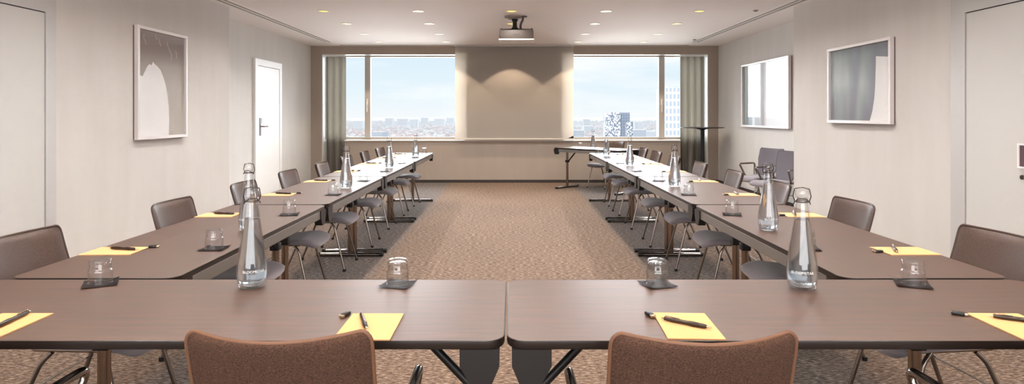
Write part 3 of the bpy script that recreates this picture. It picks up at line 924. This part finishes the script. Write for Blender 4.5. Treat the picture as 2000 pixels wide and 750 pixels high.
def placeset(px, py, prz, pen, stick, where, padz=TZ+.0005):
    tag(pp.put((px, py, padz), prz), 'manila paper notepad %s' % where, 'notepad', 'manila notepads')
    if pen: tag(np_.put((pen[0], pen[1], padz+.0032), pen[2]), 'black ballpoint pen lying on the notepad %s' % where, 'pen', 'black ballpoint pens')
    if stick: tag(up.put((stick[0], stick[1], padz), stick[2]), 'small black stick by the notepad %s' % where, 'usb stick', 'small black and silver sticks')
placeset(-.386, 1.708, .0, (-.408, 1.725, .35), (-.478, 1.800, -.3), 'left of the gap on the nearest table')
placeset(.482, 1.713, -.045, (.478, 1.712, .95), (.398, 1.800, .3), 'right of the gap on the nearest table')
placeset(1.392, 1.710, -.03, (1.418, 1.738, 1.05), (1.293, 1.808, 1.0), 'at the right edge of the nearest table')
placeset(-1.405, 1.710, .0, (-1.39, 1.742, .1), None, 'at the left edge of the nearest table')
PY = [2.65, 3.60, 4.52, 5.42, 6.36, 7.36, 8.32, 9.14]
for s, side, xo in ((-1,'left',-1.79),(1,'right',1.775)):
    for k in range(8):
        x = xo-s*.105+rndc.uniform(-.004,.004); y = PY[k]
        placeset(x, y, PI/2+rndc.uniform(-.03,.03), (x-s*.03*(1 if s < 0 else -.4)*-1 if False else x+(.03 if s < 0 else -.035), y+.012, (1.45 if s < 0 else -.35)+rndc.uniform(-.12,.25)*(1 if s > 0 else .5)),
                 (x+(.118 if s < 0 else -.122), y+(.075 if s < 0 else -.02), PI/2+.1 if s < 0 else -1.5),
                 'on the %s table row, %s from the front' % (side, ORD[k]))

# ------------------------------------------------------------------ outside : city
GZ = -75.0
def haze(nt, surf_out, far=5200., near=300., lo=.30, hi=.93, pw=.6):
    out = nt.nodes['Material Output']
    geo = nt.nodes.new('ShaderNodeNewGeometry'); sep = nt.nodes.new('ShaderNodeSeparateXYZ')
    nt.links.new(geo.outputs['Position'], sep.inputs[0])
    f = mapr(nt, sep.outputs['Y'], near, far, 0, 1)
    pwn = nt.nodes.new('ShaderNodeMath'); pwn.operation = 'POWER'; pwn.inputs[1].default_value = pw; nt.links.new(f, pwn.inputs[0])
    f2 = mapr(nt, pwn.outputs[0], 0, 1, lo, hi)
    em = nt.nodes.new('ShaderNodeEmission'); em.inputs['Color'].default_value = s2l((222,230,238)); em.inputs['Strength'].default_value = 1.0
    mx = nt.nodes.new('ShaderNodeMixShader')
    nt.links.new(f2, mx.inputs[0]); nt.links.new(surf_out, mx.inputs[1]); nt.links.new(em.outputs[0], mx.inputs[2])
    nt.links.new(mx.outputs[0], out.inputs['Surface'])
def city_mat(name, cols, roofs, cell=(.03,.03,.0), lo=.30, win=True):
    m, nt, b = new_mat(name)
    geo = nt.nodes.new('ShaderNodeNewGeometry')
    mp = nt.nodes.new('ShaderNodeMapping'); mp.inputs['Scale'].default_value = (cell[0], cell[1], 0)
    nt.links.new(geo.outputs['Position'], mp.inputs['Vector'])
    wn = nt.nodes.new('ShaderNodeTexVoronoi'); wn.inputs['Scale'].default_value = 1; nt.links.new(mp.outputs['Vector'], wn.inputs['Vector'])
    sp = nt.nodes.new('ShaderNodeSeparateColor'); nt.links.new(wn.outputs['Color'], sp.inputs[0])
    a = ramp_node(nt, sp.outputs[0], [(i/len(cols), c) for i, c in enumerate(cols)], 'CONSTANT')
    r_ = ramp_node(nt, sp.outputs[1], [(i/len(roofs), c) for i, c in enumerate(roofs)], 'CONSTANT')
    sn = nt.nodes.new('ShaderNodeSeparateXYZ'); nt.links.new(geo.outputs['Normal'], sn.inputs[0])
    gt = nt.nodes.new('ShaderNodeMath'); gt.operation = 'GREATER_THAN'; gt.inputs[1].default_value = .3; nt.links.new(sn.outputs['Z'], gt.inputs[0])
    mx = nt.nodes.new('ShaderNodeMix'); mx.data_type = 'RGBA'
    nt.links.new(gt.outputs[0], mx.inputs[0]); nt.links.new(a.outputs[0], mx.inputs[6]); nt.links.new(r_.outputs[0], mx.inputs[7])
    nt.links.new(mx.outputs[2], b.inputs['Base Color']); b.inputs['Roughness'].default_value = .9
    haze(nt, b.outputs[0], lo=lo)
    return m
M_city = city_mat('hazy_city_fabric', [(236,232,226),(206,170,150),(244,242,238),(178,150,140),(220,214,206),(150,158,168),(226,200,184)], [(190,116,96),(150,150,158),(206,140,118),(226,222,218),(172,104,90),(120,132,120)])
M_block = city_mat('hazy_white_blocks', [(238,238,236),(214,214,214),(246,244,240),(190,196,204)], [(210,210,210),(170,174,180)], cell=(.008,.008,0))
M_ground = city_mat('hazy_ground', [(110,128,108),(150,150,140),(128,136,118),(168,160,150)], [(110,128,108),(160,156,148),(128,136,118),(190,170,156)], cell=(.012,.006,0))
bm = bmesh.new()
vs = [bm.verts.new(p) for p in ((-6000,850,GZ),(6000,850,GZ),(6000,9000,GZ),(-6000,9000,GZ))]; bm.faces.new(vs)
struct('ground', bm, M_ground)
def gable(bm, cx, cy, w, d, h, rot, roof=0):
    c, s = math.cos(rot), math.sin(rot)
    def T(x, y, z): return bm.verts.new((cx+x*c-y*s, cy+x*s+y*c, GZ+z))
    b0 = [T(-w/2,-d/2,0), T(w/2,-d/2,0), T(w/2,d/2,0), T(-w/2,d/2,0)]
    b1 = [T(-w/2,-d/2,h), T(w/2,-d/2,h), T(w/2,d/2,h), T(-w/2,d/2,h)]
    for k in range(4): bm.faces.new((b0[k], b0[(k+1)%4], b1[(k+1)%4], b1[k]))
    if roof:
        r0, r1 = T(-w/2,0,h+roof), T(w/2,0,h+roof)
        bm.faces.new((b1[0], b1[1], r1, r0)); bm.faces.new((b1[2], b1[3], r0, r1)); bm.faces.new((b1[1], b1[2], r1)); bm.faces.new((b1[3], b1[0], r0))
    else: bm.faces.new(b1)
rb = random.Random(5)
BL = [(752,766,3200),(775,795,3600),(800,815,3000),(822,835,4200),(848,868,3500),(872,886,3900),(722,748,1500),(690,708,3000),(1122,1140,1300),(1236,1262,1500),(1262,1284,1700),(1140,1160,2300),(1140,1152,3600),(1240,1256,2900)]
def blocked(x, y):
    for a, c, Yb in BL:
        if Yb-30 < y < Yb+90 and (a-999)/F*Yb-30 < x < (c-999)/F*Yb+30: return True
    return False
bm = bmesh.new()
for k in range(7500):
    y = 900*math.exp(rb.random()*math.log(6500/900.))
    x = rb.uniform(-.36, .38)*y
    if blocked(x, y): continue
    gable(bm, x, y, rb.uniform(9,26), rb.uniform(9,16), rb.uniform(7,16), rb.uniform(0,PI), rb.choice((0,3,4,5)))
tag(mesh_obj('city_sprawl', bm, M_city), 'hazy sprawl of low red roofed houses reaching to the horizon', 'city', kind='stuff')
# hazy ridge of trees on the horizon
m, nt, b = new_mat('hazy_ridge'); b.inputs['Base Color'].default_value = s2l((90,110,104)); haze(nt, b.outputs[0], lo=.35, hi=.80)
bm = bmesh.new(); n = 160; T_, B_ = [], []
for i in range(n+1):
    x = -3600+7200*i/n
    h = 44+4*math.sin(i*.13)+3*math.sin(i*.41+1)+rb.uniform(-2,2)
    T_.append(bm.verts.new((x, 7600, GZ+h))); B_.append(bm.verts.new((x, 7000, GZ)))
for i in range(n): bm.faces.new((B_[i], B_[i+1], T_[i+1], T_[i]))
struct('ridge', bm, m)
# single larger blocks standing out of the sprawl
def px_block(x0, x1, ytop, Y, d, mat=M_block, zbase=GZ):
    """axis aligned block at depth Y; extents estimated from the view angles"""
    X0, X1 = (x0-999)/F*Y, (x1-999)/F*Y; zt = CAMZ-(ytop-HZ)/F*Y
    bm = bmesh.new(); box(bm, X0, X1, Y, Y+d, zbase, zt); return mesh_obj('building', bm, mat)
blocks = [(752,766,231,3200,'pale slab block on the skyline seen through the left window, leftmost'),
          (775,795,232,3600,'long pale slab block on the skyline in the middle of the left pane'),
          (800,815,233,3000,'pale block just right of the long slab block in the left pane'),
          (822,835,230,4200,'distant pale tower block right of centre in the left pane'),
          (848,868,232,3500,'wide pale block toward the screen in the left pane'),
          (872,886,230,3900,'pale block beside the projection screen edge in the left pane'),
          (722,748,258,1500,'low glass fronted block at the bottom left of the left pane'),
          (690,708,236,3000,'pale block behind the narrow left casement'),
          (1122,1140,255,1300,'low blue glass block beside the screen in the right pane'),
          (1236,1262,254,1500,'low blue glass block right of the checkered tower'),
          (1262,1284,256,1700,'low white block with fins beside the right mullion'),
          (1140,1160,246,2300,'low white hall left of the checkered tower'),
          (1140,1152,233,3600,'small pale block on the skyline in the right pane'),
          (1240,1256,238,2900,'pale block on the skyline right of the checkered tower')]
M_blue = city_mat('hazy_blue_glass', [(96,128,158),(84,116,148)], [(190,196,200),(170,178,186)], cell=(.004,.004,0))
for (x0,x1,yt,Y,l) in blocks:
    o = px_block(x0,x1,yt,Y,60, M_blue if 'glass' in l else M_block); tag(o, l, 'building', 'larger buildings in the city view')
    X0, X1 = (x0-999)/F*Y, (x1-999)/F*Y; zt = CAMZ-(yt-HZ)/F*Y
    # window bands
    bm = bmesh.new(); z = zt-3.5
    while z > max(GZ, zt-36):
        box(bm, X0+1, X1-1, Y-.6, Y, z, z+1.4); z -= 3.6
    o2 = mesh_obj('window_bands', bm, M_blue if 'glass' not in l else M_block); o2.parent = o
# checkered tower
def facade_mat(name, ca, cb, brick, sx, sz, thr, lo):
    m, nt, b = new_mat(name)
    tc = nt.nodes.new('ShaderNodeTexCoord')
    mp = nt.nodes.new('ShaderNodeMapping'); mp.inputs['Scale'].default_value = (sx, sx, sz)
    nt.links.new(tc.outputs['Object'], mp.inputs['Vector'])
    if brick:
        sn = nt.nodes.new('ShaderNodeVectorMath'); sn.operation = 'FLOOR'; nt.links.new(mp.outputs['Vector'], sn.inputs[0])
        w = nt.nodes.new('ShaderNodeTexWhiteNoise'); nt.links.new(sn.outputs[0], w.inputs['Vector'])
        g = nt.nodes.new('ShaderNodeMath'); g.operation = 'GREATER_THAN'; g.inputs[1].default_value = thr; nt.links.new(w.outputs['Value'], g.inputs[0]); f = g.outputs[0]
    else:
        sp = nt.nodes.new('ShaderNodeSeparateXYZ'); nt.links.new(mp.outputs['Vector'], sp.inputs[0])
        def fr_(s, t):
            a = nt.nodes.new('ShaderNodeMath'); a.operation = 'FRACT'; nt.links.new(s, a.inputs[0])
            g = nt.nodes.new('ShaderNodeMath'); g.operation = 'GREATER_THAN'; g.inputs[1].default_value = t; nt.links.new(a.outputs[0], g.inputs[0]); return g.outputs[0]
        a = nt.nodes.new('ShaderNodeMath'); a.operation = 'MULTIPLY'
        nt.links.new(fr_(sp.outputs['X'], .45), a.inputs[0]); nt.links.new(fr_(sp.outputs['Z'], .35), a.inputs[1]); f = a.outputs[0]
    mx = nt.nodes.new('ShaderNodeMix'); mx.data_type = 'RGBA'; nt.links.new(f, mx.inputs[0])
    mx.inputs[6].default_value = s2l(ca); mx.inputs[7].default_value = s2l(cb)
    nt.links.new(mx.outputs[2], b.inputs['Base Color']); b.inputs['Roughness'].default_value = .8
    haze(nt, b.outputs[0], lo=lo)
    return m
Y = 700.
k = Y/F
tw = empty('checkered_tower', ((1206-999)*k, Y, GZ))
bm = bmesh.new(); box(bm, -23*k, 6*k, 0, 20, 0, CAMZ+4.5*k-GZ)
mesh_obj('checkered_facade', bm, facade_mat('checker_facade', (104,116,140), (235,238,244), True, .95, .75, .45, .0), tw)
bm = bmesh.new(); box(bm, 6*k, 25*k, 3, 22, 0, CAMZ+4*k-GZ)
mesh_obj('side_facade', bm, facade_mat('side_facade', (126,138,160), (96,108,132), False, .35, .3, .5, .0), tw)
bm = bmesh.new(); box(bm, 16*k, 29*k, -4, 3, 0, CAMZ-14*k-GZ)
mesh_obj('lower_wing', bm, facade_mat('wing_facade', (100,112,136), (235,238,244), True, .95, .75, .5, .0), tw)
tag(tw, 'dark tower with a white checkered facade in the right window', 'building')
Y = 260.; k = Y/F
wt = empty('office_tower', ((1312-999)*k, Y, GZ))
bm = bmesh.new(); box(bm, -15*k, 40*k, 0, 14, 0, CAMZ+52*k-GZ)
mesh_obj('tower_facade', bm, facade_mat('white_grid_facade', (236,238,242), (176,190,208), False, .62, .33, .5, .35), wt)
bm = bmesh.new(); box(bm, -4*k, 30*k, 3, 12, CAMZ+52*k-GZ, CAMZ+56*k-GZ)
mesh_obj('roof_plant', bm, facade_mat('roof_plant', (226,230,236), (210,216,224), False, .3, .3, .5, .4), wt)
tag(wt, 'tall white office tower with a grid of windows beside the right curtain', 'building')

# ------------------------------------------------------------------ world
w = bpy.data.worlds.new('sky'); sc.world = w; w.use_nodes = True
nt = w.node_tree; bg = nt.nodes['Background']
tc = nt.nodes.new('ShaderNodeTexCoord'); sep = nt.nodes.new('ShaderNodeSeparateXYZ'); nt.links.new(tc.outputs['Generated'], sep.inputs[0])
cr = ramp_node(nt, sep.outputs['Z'], [(0,(238,244,247)), (.03,(228,241,247)), (.10,(214,234,246)), (.35,(190,220,243)), (1,(150,196,236))])
mp = nt.nodes.new('ShaderNodeMapping'); mp.inputs['Scale'].default_value = (2.2, 2.2, 13.0); nt.links.new(tc.outputs['Generated'], mp.inputs['Vector'])
nz = nt.nodes.new('ShaderNodeTexNoise'); nz.inputs['Scale'].default_value = 2.0; nz.inputs['Detail'].default_value = 6; nz.inputs['Roughness'].default_value = .55
nt.links.new(mp.outputs['Vector'], nz.inputs['Vector'])
cl = nt.nodes.new('ShaderNodeValToRGB'); cl.color_ramp.elements[0].position = .45; cl.color_ramp.elements[1].position = .72
nt.links.new(nz.outputs['Fac'], cl.inputs['Fac'])
mx = nt.nodes.new('ShaderNodeMix'); mx.data_type = 'RGBA'; mx.inputs[7].default_value = s2l((246,250,253))
nt.links.new(cl.outputs['Color'], mx.inputs[0]); nt.links.new(cr.outputs['Color'], mx.inputs[6])
nt.links.new(mx.outputs[2], bg.inputs['Color']); bg.inputs['Strength'].default_value = 1.06

# sun for the city, from behind the building
ld = bpy.data.lights.new('sun', 'SUN'); ld.energy = 2.7; ld.angle = .02; ld.color = (1,.96,.9)
o = bpy.data.objects.new('sun', ld); COL.objects.link(o); o.rotation_euler = (math.radians(52), 0, math.radians(-25))

ld = bpy.data.lights.new('ceiling_fill_sun', 'SUN'); ld.energy = 1.9; ld.angle = math.radians(50); ld.color = (1,.97,.93)  # added sun shining upward to brighten the ceiling
o = bpy.data.objects.new('ceiling_fill_sun', ld); COL.objects.link(o); o.rotation_euler = (math.radians(-112), 0, 0)
# soft room fill: added upright area lamp behind the camera
def area(x, y, z, sx, sy, e, rot, col=(1,.97,.94)):
    ld = bpy.data.lights.new('fill_light', 'AREA'); ld.shape = 'RECTANGLE'; ld.size = sx; ld.size_y = sy; ld.energy = e; ld.color = col
    o = bpy.data.objects.new('fill_light', ld); COL.objects.link(o); o.location = (x, y, z); o.rotation_euler = rot
area(0, -1.9, 1.5, 6.0, 2.0, 230, (math.radians(98), 0, 0), (.97,.98,1))
# bright diffuse daylight entering through the windows
ld = bpy.data.lights.new('daylight', 'SUN'); ld.energy = 15.0; ld.angle = math.radians(75); ld.color = (.90,.95,1)
o = bpy.data.objects.new('daylight', ld); COL.objects.link(o); o.rotation_euler = (math.radians(-77), 0, 0)

# ------------------------------------------------------------------ camera + look
cam = bpy.data.cameras.new('camera'); co = bpy.data.objects.new('camera', cam); COL.objects.link(co)
co.location = (0, 0, CAMZ); co.rotation_euler = (PI/2, 0, 0)
cam.sensor_width = 36; cam.lens = 36*F/2000
cam.shift_x = .0005; cam.shift_y = -(375-HZ)/2000
cam.clip_start = .05; cam.clip_end = 20000
sc.camera = co
sc.view_settings.view_transform = 'Standard'
sc.view_settings.look = 'None'
sc.view_settings.exposure = 0.0
sc.cycles.use_denoising = True
sc.cycles.max_bounces = 12; sc.cycles.transmission_bounces = 12; sc.cycles.diffuse_bounces = 5; sc.cycles.glossy_bounces = 5
sc.cycles.transparent_max_bounces = 16
sc.cycles.sample_clamp_indirect = 4.0
sc.cycles.caustics_reflective = False; sc.cycles.caustics_refractive = True
